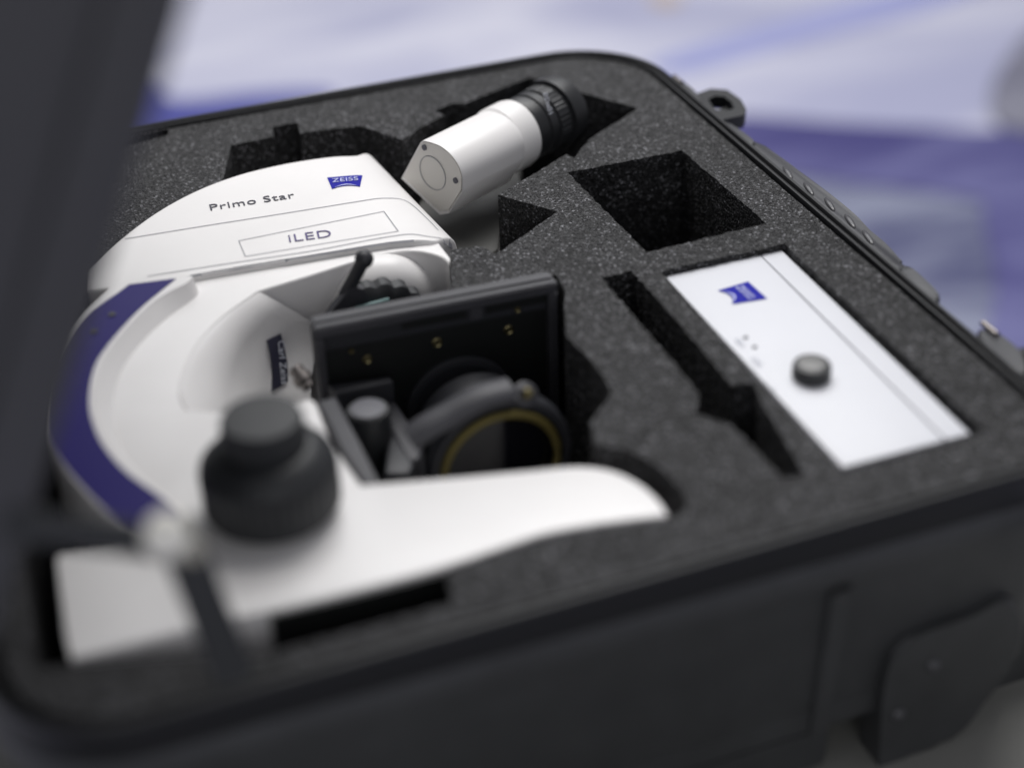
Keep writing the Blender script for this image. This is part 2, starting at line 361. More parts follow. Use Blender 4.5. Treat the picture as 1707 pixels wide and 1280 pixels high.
# latches: mount block, pin, hanging buckle
def latch(mount, loopo, loopi, z):
    l = flatpart('latch', mount, z, 0.018, HANDLE, case, 0.002)
    b = bmesh.new(); O = pts(loopo, z); I = pts(loopi, z); n = len(O)
    dn = Vector((0, 0, -0.010)); C4 = [O, I, [p+dn for p in I], [p+dn for p in O], O]
    V = [[b.verts.new(p) for p in c] for c in C4[:4]]; V.append(V[0])
    for A, B in zip(V, V[1:]):
        for i in range(n): b.faces.new((A[i], A[(i+1) % n], B[(i+1) % n], B[i]))
    link('buckle', b, RIMTOP, l, 50)
    c = [sum((p for p in O), Vector())/n][0]; b = bmesh.new(); add_box(b, c+Vector((0, 0, -0.009)), (0.026, 0.016, 0.003), Matrix.Rotation(R(12), 3, 'Z'), 0.001); link('lever', b, CASE, l)
    a = at(mount[1][0], mount[1][1], z+0.001); b = bmesh.new(); lathe(b, a, Vector((0, 1, 0)), [(0.0018, -0.007), (0.0018, 0.007)], 16); link('pin', b, PINM, l)
latch([(1112, 135), (1130, 133), (1152, 146), (1168, 165), (1176, 184), (1160, 185), (1135, 160)],
      [(1162, 156), (1185, 148), (1212, 150), (1235, 166), (1244, 182), (1240, 192), (1205, 200), (1180, 190)],
      [(1180, 166), (1192, 160), (1207, 161), (1219, 170), (1224, 180), (1219, 183), (1204, 186), (1190, 181)], -0.004)
latch([(1630, 552), (1650, 548), (1680, 566), (1707, 590), (1725, 610), (1700, 622), (1660, 590)],
      [(1700, 580), (1740, 575), (1800, 590), (1820, 620), (1800, 660), (1750, 655), (1715, 620)],
      [(1715, 587), (1740, 584), (1790, 598), (1805, 620), (1790, 648), (1755, 643), (1727, 614)], -0.004)

# ------------------------------------------------------------------ lid (hinged on the left, leaning over the case)
lid = empty('case_lid_frame', (FX0-0.02, 0.8, 0.0)); lid.name = 'lid'
lid.parent = case; lid.matrix_parent_inverse = case.matrix_world.inverted(); bpy.context.view_layer.update()
TH = R(65.6); HX, HZ = -0.060, 0.010
ex = Vector((math.cos(TH), 0, math.sin(TH))); en = Vector((-math.sin(TH), 0, math.cos(TH)))     # along the lid, outward
LL = FX1-FX0+0.044
def lidpt(s, y, d): return Vector((HX, 0, HZ))+ex*s+Vector((0, y, 0))+en*d
def lring(off, d):
    out = []
    for p in rrect(0-off, FY0-0.016-off, LL+off, FY1+0.016+off, 0.08+off, 0, 12): out.append(lidpt(p.x, p.y, d))
    return out
lb = loft([lring(o, d) for o, d in [(-0.019, 0.078), (-0.019, 0.004), (-0.017, 0.0), (-0.010, 0.0), (-0.009, 0.003), (-0.006, 0.003), (-0.005, 0.0), (-0.002, 0.0), (0.0, 0.002),
            (0.0, 0.020), (-0.0015, 0.024), (-0.007, 0.026), (-0.0075, 0.030), (-0.014, 0.078), (-0.022, 0.090), (-0.036, 0.095)]], closed=True)
k = len(lring(0, 0)); lb.verts.ensure_lookup_table()
lb.faces.new(lb.verts[:k]); lb.faces.new(lb.verts[-k:])
lo = link('lid_shell', lb, LIDM, lid, 28)
lf = loft([lring(-0.02, 0.02), lring(-0.02, 0.077)], closed=True); lf.verts.ensure_lookup_table(); lf.faces.new(lf.verts[:k])
link('lid_foam', lf, FOAM, lid, 60)
# folding stay: two links and a riveted joint
def strap(name, a, b_, wd, th, m, parent):
    d = (b_-a); L = d.length; x = d.normalized(); y = Vector((0, 1, 0)); z = x.cross(y).normalized(); b = bmesh.new()
    rot = Matrix((x, y, z)).transposed(); add_box(b, (a+b_)/2, (L+wd, th, wd), rot, bevel=th*0.3)
    return link(name, b, m, parent)
yS = 0.514
j = atY(300, 898, yS); a = atY(385, 1112, yS); l2 = atY(40, 866, yS)
st = strap('stay_link', a, j, 0.017, 0.0035, STAYM, case)
s2 = strap('stay_link', l2+Vector((0, -0.004, 0)), j+Vector((0, -0.004, 0)), 0.015, 0.0032, STAYM, lid)
b = bmesh.new(); lathe(b, atY(276, 893, yS-0.006), Vector((-0.1, -1, 0.3)), [(0.0085, -0.006), (0.0095, 0.0), (0.0085, 0.003), (0.004, 0.006)], 24); link('stay_rivet', b, mat('bright_rivet', (0.95, 0.93, 0.84), 0.3), st)
b = bmesh.new(); lathe(b, atY(315, 914, yS-0.007), Vector((0.3, -1, 0.5)), [(0.0065, -0.006), (0.007, 0.0), (0.005, 0.004)], 20); link('stay_pin', b, STEEL, st)

# ------------------------------------------------------------------ foam insert
holes = {
 'scope': [(60, 1112), (250, 1092), (452, 1086), (600, 1046), (756, 1004), (744, 948), (820, 922), (900, 897), (1000, 876), (1118, 864), (1146, 846), (1136, 815), (1095, 775), (1045, 750), (992, 742),
           (984, 705), (1020, 652), (985, 600), (944, 560), (940, 480), (925, 458), (752, 488), (751, 417), (768, 413), (805, 411), (825, 423), (836, 418), (928, 353), (830, 325), (944, 257), (957, 263), (969, 247),
           (985, 230), (1063, 181), (970, 155), (924, 142), (883, 130), (830, 150), (776, 173), (755, 173), (723, 185), (742, 192), (700, 214), (670, 234), (600, 210), (500, 222), (495, 205), (455, 212), (456, 228),
           (385, 243), (366, 325), (340, 345), (250, 400), (180, 450), (110, 530), (60, 760), (35, 900)],
 'spare': [(946, 288), (1137, 251), (1277, 372), (1078, 421)],
 'box': [(1101, 453), (1307, 407), (1636, 713), (1632, 722), (1405, 786), (1401, 782), (1296, 670), (1200, 563)],
 'slot': [(1003, 464), (1053, 452), (1140, 548), (1219, 642), (1254, 638), (1272, 676), (1342, 790), (1303, 797), (1254, 742), (1217, 706), (1160, 690), (1165, 655), (1085, 560)],
 'back': [(180, 222), (284, 206), (278, 226), (180, 250)],
}
depth = dict(scope=-0.125, spare=-0.085, box=-0.07, slot=-0.06, back=-0.05)
fb = bmesh.new(); edges = []; loops = []
def rough_loop(P, amp=0.0005, step=0.004, sc=True):
    out = []; n = len(P)
    for i in range(n):
        a, c = P[i], P[(i+1) % n]; k = max(1, int((c-a).length/step))
        for q in range(k):
            p = a.lerp(c, q/k)
            if q: p = p+Vector((random.uniform(-amp, amp), random.uniform(-amp, amp), 0))
            out.append(p)
    return out
def add_loop(P):
    V = [fb.verts.new(p) for p in P]; E = [fb.edges.new((V[i], V[(i+1) % len(V)])) for i in range(len(V))]; edges.extend(E); return V
outer = add_loop(rough_loop(ring(0.0, 0.0), 0.0002))
hl = {k: add_loop(rough_loop(pts(v))) for k, v in holes.items()}
bmesh.ops.triangle_fill(fb, edges=edges, use_beauty=True, use_dissolve=False)
topfaces = list(fb.faces)
def walls(V, z, floor=True):
    B = [fb.verts.new((v.co.x, v.co.y, z)) for v in V]; n = len(V)
    for i in range(n): fb.faces.new((V[i], V[(i+1) % n], B[(i+1) % n], B[i]))
    if floor:
        E = [fb.edges.get((B[i], B[(i+1) % n])) for i in range(n)]; bmesh.ops.triangle_fill(fb, edges=E, use_beauty=True)
for kx, V in hl.items(): walls(V, depth[kx])
walls(outer, -0.14)
allE = [e for V in hl.values() for e in (fb.edges.get((V[i], V[(i+1) % len(V)])) for i in range(len(V))) if e]
bmesh.ops.bevel(fb, geom=allE, offset=0.0009, segments=2, affect='EDGES', clamp_overlap=True)
foam = link('foam_insert', fb, FOAM, None, 60)
tag(foam, 'speckled dark grey foam insert with pockets cut for each piece of equipment', 'foam insert')

# ------------------------------------------------------------------ control box
bz = -0.004
q = pts([(1108, 460), (1302, 415), (1618, 722), (1405, 778)], bz)
cb = empty('control_box', (q[0]+q[2])/2+Vector((0, 0, -0.055)))
tag(cb, 'flat white control box with a black round knob in the right foam pocket', 'control box')
hs = link('housing', prism(q, -0.068, 0.0012, 2), WHITE2, cb); tr = bvh(hs)
ribbon(tr, pts([(1266, 424), (1578, 736)], bz), 0.0009, 'seam', SEAM, cb, n=4)
def emblem(o, xd, yd, wd, ht, parent, lift=0.0004):
    xd = xd.normalized(); n = Vector((0, 0, 1)); yd = n.cross(xd).normalized() if yd is None else yd.normalized()
    W = lambda x, y, z=0: o+xd*x*wd+yd*y*ht+n*(lift+z)
    b = bmesh.new(); rows = []
    for j_ in range(7):
        q_ = j_/6; row = []
        for i_ in range(15):
            t_ = i_/14; y0 = 0.17*math.sin(math.pi*t_); yy = y0+(1-y0)*q_; ins = 0.11*(1-yy)
            row.append(W(ins+(1-2*ins)*t_, yy))
        rows.append(row)
    loft(rows, b)
    e = link('emblem', b, LOGO, parent)
    b = bmesh.new(); A = [W(0.82-0.64*t/14, 0.08+0.215*math.sin(math.pi*t/14)-0.0, 0.0002) for t in range(15)]
    C = [W(0.82-0.64*t/14, 0.075+0.165*math.sin(math.pi*t/14), 0.0002) for t in range(15)]
    loft([A, C], b); link('emblem_arc', b, LWHITE, e)
    text('ZEISS', 'emblem_lettering', W(0.5, 0.52, 0), xd, yd, wd*0.32, LWHITE, e, bold=-ht*0.002, align='CENTER', lift=0.0003, spacing=1.0)
    return e
# emblem reads from the right side of the case
o = at(1228, 511, bz); X = at(1271, 498, bz)-o
pA, pB, pC = at(1247, 470, bz), at(1271, 497, bz), at(1193, 482, bz)
emblem(pC+(at(1228, 511, bz)-pC)*0.0, (at(1224, 511, bz)-pC), (pA-pC), (at(1224, 511, bz)-pC).length, (pA-pC).length, cb)
for u, v in ((1243, 563), (1258, 579)):
    b = bmesh.new(); lathe(b, at(u, v, bz), Vector((0, 0, 1)), [(0.0014, -0.001), (0.0014, 0.0006)], 16); link('indicator', b, SEAM, cb)
xd = (at(1405, 778, bz)-at(1108, 460, bz)).normalized(); yd = Vector((0, 0, 1)).cross(xd)
for body_, (u, v) in (('ON', (1222, 566)), ('LED', (1250, 598)), ('-  +', (1275, 640))):
    text(body_, 'printed_mark', at(u, v, bz), xd, yd, 0.0055, PALE, cb)
b = bmesh.new(); kc = at(1352, 628, bz)
lathe(b, kc, Vector((0, 0, 1)), [(0.0102, 0), (0.0108, 0.001), (0.0108, 0.0070), (0.0100, 0.0086), (0.0085, 0.0090)], 40); kn = link('knob', b, BLACK, cb)
b = bmesh.new(); lathe(b, kc, Vector((0, 0, 1)), [(0.0076, 0.0084), (0.0076, 0.0094), (0.007, 0.0096)], 32); link('knob_cap', b, GREYK, kn)

# ------------------------------------------------------------------ microscope lying on its side
ms = empty('microscope', (0.15, 0.8, -0.12))
tag(ms, 'white laboratory microscope with a blue band lying on its side in the foam', 'microscope')
Z0 = 0.0
c0 = [(310, 682), (300, 655), (308, 615), (332, 570), (372, 527), (430, 485)]          # edge of the scooped throat
inner = smooth(pts([(500, 668), (524, 667), (545, 718), (573, 766), (602, 807)], Z0), 3)
toe = smooth(pts([(602, 807), (760, 794), (880, 783), (962, 776), (1020, 783), (1066, 804), (1098, 832), (1115, 858)], Z0), 4)
front = smooth(pts([(1115, 858), (1040, 867), (965, 878), (900, 891), (820, 918), (740, 944), (600, 981), (445, 1018)], Z0), 4)
heel = pts([(384, 1030), (250, 1062), (118, 1096)], Z0)
back = pts([(108, 1060), (92, 930), (100, 922), (190, 914)], Z0)+smooth(pts([(216, 890), (180, 860), (126, 808), (92, 756), (84, 700), (100, 620), (140, 540), (200, 480)], Z0), 4)
headl = pts([(260, 430), (400, 340), (600, 285), (690, 350), (740, 415), (752, 430)], Z0)
under = smooth(pts([(749, 440), (735, 428), (700, 419), (660, 420), (600, 433), (520, 458), (430, 485)], Z0), 4)
throat = list(reversed(smooth(pts(c0, Z0), 5)))
outline = inner[:-1]+toe[:-1]+front+heel+back+headl+under[:-1]+throat
def dedupe(P):
    o = []
    for p in P:
        if not o or (p-o[-1]).length > 0.0008: o.append(p)
    if (o[0]-o[-1]).length < 0.0008: o.pop()
    return o
outline = dedupe(outline+pts([(400, 688)], Z0))
def plate(P, z0, r=0.0018, seg=3):
    n = len(P); ar = sum(P[i].x*P[(i+1) % n].y-P[(i+1) % n].x*P[i].y for i in range(n))
    if ar < 0: P = list(reversed(P))
    def inset(d, dz):
        out = []
        for i in range(n):
            t1 = (P[i]-P[i-1]).xy.normalized(); t2 = (P[(i+1) % n]-P[i]).xy.normalized()
            m = Vector((-(t1.y+t2.y), t1.x+t2.x)); L = m.length
            m = m/L if L > 1e-4 else Vector((-t1.y, t1.x))
            k = min(1.6, 1/max(0.4, m.dot(Vector((-t1.y, t1.x)))))
            out.append(Vector((P[i].x+m.x*d*k, P[i].y+m.y*d*k, P[i].z-dz)))
        return out
    rows = [[Vector((p.x, p.y, z0)) for p in P]]
    for k in range(seg+1):
        a_ = math.pi/2*k/seg; rows.append(inset(r*(1-math.cos(a_)), r*(1-math.sin(a_))))
    bm = loft(rows, closed=True); bm.verts.ensure_lookup_table(); top_ = bm.verts[-n:]
    bmesh.ops.triangle_fill(bm, edges=[bm.edges.get((top_[i], top_[(i+1) % n])) for i in range(n)], use_beauty=True)
    bm.verts.ensure_lookup_table(); return bm
body = link('body', plate(outline, -0.115), WHITE, ms, 40); tbody = bvh(body)
# scooped throat
C0 = resample(smooth(pts(c0, Z0-0.0008), 5), 24)
def crv(l, zb):
    top_z = atY(l[-1][0], l[-1][1], at(430, 485, 0).y-0.002).z
    n_ = len(l)-1
    return resample(smooth([at(u, v, zb+(top_z-zb)*(i/n_)**0.8) for i, (u, v) in enumerate(l)], 5), 24)
C1 = crv([(335, 700), (330, 662), (338, 618), (366, 573), (400, 532), (447, 494)], -0.006)
C2 = crv([(385, 730), (380, 690), (384, 632), (405, 578), (438, 540), (474, 509)], -0.036)
C3 = crv([(450, 760), (442, 710), (442, 650), (455, 600), (476, 558), (506, 528)], -0.085)
C4 = crv([(530, 830), (518, 780), (516, 720), (518, 660), (524, 600), (540, 548)], -0.125)
throat_o = link('throat', loft([C0, C1, C2, C3, C4]), WHITE, ms, 80)
# small maker's plate in the throat
tt = bvh(throat_o)
def hit(u, v):
    h_ = tt.ray_cast(Vector((0, 0, HC)), ray(u, v).normalized()); n_ = h_[1]
    if n_.dot(ray(u, v)) > 0: n_ = -n_
    return h_[0], n_
hp = [hit(u, v) for u, v in ((444, 567), (466, 557), (472, 580), (477, 604), (478, 636), (465, 645), (452, 652), (453, 628), (452, 608), (449, 588))]
nav = sum((h_[1] for h_ in hp), Vector()).normalized()
b = bmesh.new(); T = [b.verts.new(h_[0]+nav*0.0016) for h_ in hp]; B = [b.verts.new(h_[0]-nav*0.002) for h_ in hp]; b.faces.new(T)
for i in range(10): b.faces.new((T[i], B[i], B[(i+1) % 10], T[(i+1) % 10]))
pt = link('maker_plate', b, PLATE, ms, 30)
a0, a1 = hit(460, 568)[0], hit(466, 640)[0]
text('Carl Zeiss', 'plate_lettering', a0+nav*0.0016, a1-a0, nav.cross(a1-a0), 0.0066, PALE, pt, lift=0.0008)
# raised spine with blue band
ZB = 0.010
lip_o = smooth(pts([(188, 470), (128, 535), (96, 610), (84, 700), (88, 748), (124, 805), (185, 864), (235, 888), (300, 902)], ZB), 6)
lip_i = smooth(pts([(300, 462), (320, 459), (314, 470), (262, 498), (212, 545), (172, 600), (158, 665), (166, 712), (188, 752), (222, 788), (266, 822), (312, 860)], ZB), 6)
foot = smooth(pts([(330, 478), (331, 484), (327, 498), (275, 538), (231, 582), (204, 625), (191, 675), (196, 722), (212, 762), (240, 796), (282, 830), (330, 870)], Z0-0.001), 6)
lo_ = resample(lip_o, 60); li = resample(lip_i, 60); ft = resample(foot, 60)
b = bmesh.new(); out_down = [p+Vector((-0.002, -0.001, -0.05)) for p in lo_]
edge = [l.lerp(f_, 0.12)+Vector((0, 0, -0.0002)) for l, f_ in zip(li, ft)]
loft([out_down, [p+Vector((0, 0, -0.002)) for p in lo_], [p.lerp(q_, 0.04) for p, q_ in zip(lo_, li)], li, edge, ft], b)
sp = link('spine', b, WHITE, ms, 40)
bo = resample(smooth(pts([(215, 474), (146, 530), (104, 612), (89, 700), (94, 748), (130, 800), (188, 857), (238, 880), (290, 892)], ZB+0.0005), 6), 60)
bi = resample(smooth(pts([(293, 464), (234, 513), (184, 568), (157, 611), (148, 666), (156, 709), (176, 748), (211, 787), (254, 818), (301, 853)], ZB+0.0005), 6), 60)
bb = link('blue_band', loft([[p+Vector((0, 0, -0.001)) for p in bo], bo, bi, [p+Vector((0, 0, -0.001)) for p in bi]]), BLUE, sp, 60)
for u, v in ((187, 525), (158, 554)):
    b = bmesh.new(); lathe(b, at(u, v, ZB+0.0004), Vector((0, 0, 1)), [(0.0022, 0), (0.0022, 0.0008), (0.0012, 0.0008)], 20); link('screw', b, BLACK, bb)
# base plate under the foot and heel step
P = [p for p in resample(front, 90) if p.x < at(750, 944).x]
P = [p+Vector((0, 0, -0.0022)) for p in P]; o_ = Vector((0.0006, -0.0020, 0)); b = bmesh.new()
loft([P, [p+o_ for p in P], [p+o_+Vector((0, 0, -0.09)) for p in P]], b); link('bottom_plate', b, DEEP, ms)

# head cover
ZH = 0.0042
DROP, RAD = 0.020, 0.036
fr0, fr1 = at(626, 271, ZH-DROP*0.9), at(759, 412, ZH-DROP)
fdir = (fr1-fr0).xy.normalized(); fn = Vector((-fdir.y, fdir.x))
if fn.x < 0: fn = -fn
def hz_(p):
    d = max(0.0, -(p-fr0).xy.dot(fn))
    return ZH if d >= RAD else ZH-DROP*(1-math.sqrt(max(0, 1-((RAD-d)/RAD)**2)))
def onc(u, v):
    z = ZH
    for _ in range(14): p = at(u, v, z); z = 0.5*z+0.5*hz_(p)
    return at(u, v, z)
tcv = [onc(u, v) for u, v in [(150, 452), (200, 402), (262, 355), (330, 318), (400, 292), (470, 275), (530, 265), (572, 261), (596, 260)]]
tcv = resample(smooth(tcv+[at(612, 263, ZH-DROP*0.55), fr0], 6), 90)
bcv = [onc(u, v) for u, v in [(150, 484), (240, 470), (330, 456), (460, 434), (560, 417), (640, 404), (690, 399), (725, 401)]]
bcv = resample(smooth(bcv, 6)+[fr1], 90)
ss = [0, 0.01, 0.025, 0.05]+[0.05+0.9*i/24 for i in range(1, 25)]+[0.975, 0.99, 1]
grid = []
for t_ in ss:
    row = []
    for i in range(90):
        p = tcv[i].lerp(bcv[i], t_); row.append(Vector((p.x, p.y, hz_(p))))
    grid.append(row)
bm = bmesh.new(); V = [[bm.verts.new(p) for p in r_] for r_ in grid]
for A, B in zip(V, V[1:]):
    for i in range(89): bm.faces.new((A[i], A[i+1], B[i+1], B[i]))
per = V[0]+[r_[-1] for r_ in V[1:-1]]+list(reversed(V[-1]))+[r_[0] for r_ in reversed(V[1:-1])]
cm = sum((v.co for v in per), Vector())/len(per); last = per; m_ = len(per)
for dx, dz in ((0.0007, -0.0004), (0.0012, -0.0014), (0.0014, -0.0030), (0.0014, -0.10)):
    cur = []
    for i, v in enumerate(per):
        t_ = (per[(i+1) % m_].co-per[i-1].co).xy; nn = Vector((t_.y, -t_.x)).normalized()
        if nn.dot((v.co-cm).xy) < 0: nn = -nn
        cur.append(bm.verts.new((v.co.x+nn.x*dx, v.co.y+nn.y*dx, v.co.z+dz)))
    for i in range(m_): bm.faces.new((last[i], last[(i+1) % m_], cur[(i+1) % m_], cur[i]))
    last = cur
cover = link('head_cover', bm, WHITE, ms, 50); tc = bvh(cover)
def drape(o, tree, zb):
    for v in o.data.vertices:
        wv = v.co+o.matrix_world.translation; h_ = tree.ray_cast(Vector((wv.x, wv.y, 0.4)), Vector((0, 0, -1)))
        if h_[0]: v.co.z += h_[0].z-zb
    for c_ in o.children: drape(c_, tree, zb)
def L(l, z=ZH): return smooth(pts(l, z), 6)
def Ls(l):                           # points on the cover by looking at it
    out = []
    for u, v in l:
        h = tc.ray_cast(Vector((0, 0, HC)), ray(u, v).normalized()); out.append(h[0] if h[0] else at(u, v, ZH))
    return smooth(out, 6)
ribbon(tc, Ls([(208, 399), (330, 379), (470, 357), (600, 336), (645, 331), (680, 337), (712, 352), (730, 371)]), 0.0007, 'seam', SOFTSEAM, cover)
ribbon(tc, Ls([(246, 461), (380, 440), (520, 419), (620, 400), (680, 391), (715, 395), (740, 407), (754, 417)]), 0.0007, 'seam', SOFTSEAM, cover)
ribbon(tc, Ls([(300, 466), (420, 443), (540, 425), (640, 408), (690, 403)]), 0.0010, 'seam', SOFTSEAM, cover)
pan = [at(u, v, ZH) for u, v in ((398, 402), (640, 353), (664, 386), (409, 428))]
pp = [Vector((p.x, p.y, ZH)) for p in pan]
for i in range(4):
    ribbon(tc, [pp[i], pp[(i+1) % 4]], 0.0006, 'panel_line', SOFTSEAM, cover, n=8)
o = at(349, 352, ZH); text('Primo Star', 'lettering', o, at(494, 330, ZH)-o, None or Vector((0, 0, 1)).cross(at(494, 330, ZH)-o), 0.0122, INK, cover, spacing=1.07, bold=-0.00002, lift=0.0004)
o = at(480, 405, ZH); text('iLED', 'lettering', o, at(549, 396, ZH)-o, Vector((0, 0, 1)).cross(at(549, 396, ZH)-o), 0.0142, INKV, cover, spacing=1.04, bold=-0.00012, lift=0.0004)
q0, q1, q2 = at(544, 294, ZH), at(600, 289, ZH), at(556, 317, ZH)
xd = at(602, 290, ZH)-at(543, 295, ZH); yd = at(545, 293, ZH)-at(553, 317, ZH)
bpy.context.view_layer.update(); em_ = emblem(at(553, 316, ZH)-xd*0.10+yd*0.0, xd*1.0, Vector((0, 0, 1)).cross(xd), xd.length*1.0, 0.0175, cover)
bpy.context.view_layer.update(); drape(em_, tc, ZH)

# binocular tube: end cap, D-shaped body, collar, eyepiece (and the second tube below)
ca = at(736, 290, 0.004); ee = at(951, 190, 0.0)
ax = (ee-ca); ax.z = 0; ax.normalize()
capo = [(668, 298), (700, 238), (708, 235), (735, 244), (757, 264), (770, 290), (771, 320), (748, 357), (733, 359)]
sec = [atP(u, v, ca, ax) for u, v in capo]
cap_out = [sec[0]]+smooth(sec[1:7], 5)+sec[7:]
cen = sum(cap_out, Vector())/len(cap_out)
def tube(off, full):
    par = cover if False else ms
    def sc(P, k, d): return [cen+off+(p-cen)*k+ax*d for p in P]
    Pc = dedupe(cap_out)
    tl = 0.063
    b = loft([sc(Pc, 0.93, 0.001), sc(Pc, 0.985, 0.0), sc(Pc, 1.0, 0.0015), sc(Pc, 1.0, tl-0.004), sc(Pc, 0.985, tl-0.0015), sc(Pc, 0.95, tl), sc(Pc, 0.5, tl+0.0005)], closed=True)
    tb_ = link('eyepiece_tube', b, WHITE, par, 30)
    bc = loft([sc(Pc, 0.93, 0.0006), sc(Pc, 0.925, -0.0002), sc(Pc, 0.2, -0.0002)], closed=True)
    bc.verts.ensure_lookup_table(); bc.faces.new(bc.verts[-len(Pc):])
    ec = link('end_cap', bc, CREAM, tb_, 60)
    x, y, d = frame(ax)
    if full:
        c_ = atP(721, 289, ca-ax*0.0006, ax)
        ring_ = [c_+x*0.0122*math.cos(2*math.pi*i/48)+y*0.0122*math.sin(2*math.pi*i/48) for i in range(48)]
        rb = bmesh.new(); sweep(rb, ring_, 0.00028, 6, True); link('cap_ring', rb, SOFTSEAM, ec)
        for u, v in ((708, 246), (760, 301)):
            b = bmesh.new(); lathe(b, atP(u, v, ca-ax*0.0002, ax), -ax, [(0.0021, 0), (0.0021, 0.0009), (0.0010, 0.0009)], 16); link('screw', b, SEAM, ec)
    tc_ = atP(803, 258, ca+ax*0.05, ax)
    # collar and eyepiece axis
    cc = atP(721, 292, ca, ax); e0 = cc+off; rr = (atP(757, 264, ca, ax)-cc).length
    if full: print('tube radius', rr)
    b = bmesh.new(); lathe(b, e0, ax, [(rr*0.78, tl-0.006), (rr*0.79, tl+0.0005), (rr*0.86, tl+0.003), (rr*0.86, tl+0.019), (rr*0.84, tl+0.022), (rr*0.8, tl+0.0225)], 56); link('collar', b, WHITE, tb_)
    b = bmesh.new(); s0 = tl+0.0215; q = rr/0.0262*0.96
    lathe(b, e0, ax, [(a_*q, s0+b_*1.18) for a_, b_ in [(0.0205, 0), (0.0218, 0.002), (0.0220, 0.010), (0.0211, 0.0105), (0.0211, 0.0118), (0.0222, 0.0123), (0.0222, 0.018), (0.0213, 0.0185), (0.0213, 0.0195), (0.0230, 0.020), (0.0230, 0.029), (0.0221, 0.0293), (0.0221, 0.0305), (0.0252, 0.031), (0.0256, 0.037), (0.0242, 0.043), (0.0205, 0.044), (0.019, 0.038)]], 96,
          knurl=(9, 10, 40, 0.0008))
    ep = link('eyepiece', b, BLACK, tb_, 30)
    if full:
        m_ = Vector((0, 0, 1)); sidev = ax.cross(Vector((0, 0, 1))).normalized()
        nn = (m_*0.35+sidev*0.94).normalized(); oo = e0+ax*(s0+0.012)+nn*0.0225*q+Vector((0, 0, 0.007))
        text('10x/20', 'eyepiece_marking', oo, nn.cross(ax), ax*1.0, 0.006, PALE, ep, lift=0.0004)
    return tb_
tube(Vector((0, 0, 0)), True)
tube(Vector((0.012, -0.014, -0.080)), False)
# binocular head block joining tubes to the head
SHADEC = mat('shaded_white_casting', (0.07, 0.07, 0.066), 0.5, bump=(800, 0.1, 0.0004))  # white casting; shade below the upper tube is put into this dark grey
b = bmesh.new(); P = smooth(pts([(690, 395), (700, 330), (760, 290), (850, 262), (872, 290), (850, 335), (832, 385), (826, 425), (800, 428), (750, 440)], -0.042), 3, True); prism(P, -0.11, 0.006, 4, b); link('binocular_block', b, SHADEC, ms)

# nosepiece and objectives
yn = at(640, 480, -0.02).y
yn -= 0.010; cN = atY(650, 532, yn+0.002)
b = bmesh.new(); dY = Vector((-0.06, -1, -0.0)).normalized()
lathe(b, cN+Vector((0, 0.018, 0)), dY, [(0.034, -0.012), (0.0385, 0.000), (0.0385, 0.006), (0.0365, 0.013), (0.031, 0.019), (0.022, 0.022)], 64); link('nosepiece', b, WHITE, ms)
cR = cN+dY*0.006+Vector((-0.006, 0, -0.006)); cR = atY(628, 545, cR.y)
b = bmesh.new(); lathe(b, cR, dY, [(0.030, -0.004), (0.0355, 0.0), (0.0355, 0.009), (0.030, 0.012), (0.02, 0.013)], 144, knurl=(1, 2, 18, 0.0022)); nr = link('nosepiece_ring', b, RUBBER, ms, 40)
b = bmesh.new(); p1, p2 = atY(575, 492, cR.y-0.008), atY(607, 432, cR.y-0.014)
sweep(b, resample([p1, p1.lerp(p2, .45), p1.lerp(p2, .55), p2, p2+(p2-p1).normalized()*0.002], 12), 0.0042, 16)
bmesh.ops.create_uvsphere(b, u_segments=20, v_segments=12, radius=0.0058, matrix=Matrix.Translation(p2)); link('lever', b, BLACKM, nr, 60)
b = bmesh.new(); loft([[atY(u, v, cR.y-0.014) for u, v in l] for l in ([(545, 530), (560, 510), (585, 480)], [(625, 520), (622, 505), (607, 482)])], b)
r_ = bmesh.ops.extrude_face_region(b, geom=b.faces[:]); bmesh.ops.translate(b, verts=[v for v in r_['geom'] if isinstance(v, bmesh.types.BMVert)], vec=(0, 0.006, 0)); link('lever_plate', b, STAGE, nr)
b = bmesh.new(); lathe(b, atY(620, 507, cR.y-0.016), Vector((1, 0.05, 0.02)), [(0.0014, -0.011), (0.0014, 0.011)], 12); link('lever_pin', b, mat('teal_pin', (0.10, 0.2, 0.2), 0.3), nr)
# objective seen beside the plate
b = bmesh.new(); oo = atY(505, 632, 0.775); lathe(b, oo, Vector((0.3, -0.7, -0.5)), [(0.0045, -0.008), (0.0045, -0.003), (0.0058, -0.002), (0.0058, 0.002), (0.004, 0.003), (0.004, 0.006)], 32); link('objective', b, PINM, ms)

# stage
ZS = 0.008
sl_f, sr_f = at(512, 524, ZS), at(913, 447, ZS); sl_n, sr_n = at(524, 549, ZS), at(930, 471, ZS)
st = empty('stage_root', sl_f); bpy.data.objects.remove(st)
sx = (sr_n-sl_n).normalized(); sy = Vector((0, 0, 1)).cross(sx).normalized(); dn = Vector((0, 0, -1))
L_ = (sr_n-sl_n).length; DS = 0.135; TK = 0.016
def SP(a, h, t): return sl_n+sx*a+dn*h+sy*t        # a along, h down, t back
def slab(b, a0, a1, h0, h1, t0, t1, bev=0.0015):
    c = SP((a0+a1)/2, (h0+h1)/2, (t0+t1)/2); M3 = Matrix((sx, sy, Vector((0, 0, 1)))).transposed()
    add_box(b, c, (a1-a0, t1-t0, h1-h0), M3, bev, 3)
b = bmesh.new(); slab(b, 0, L_, 0, DS, 0.006, TK); stg = link('stage', b, STAGE, ms)
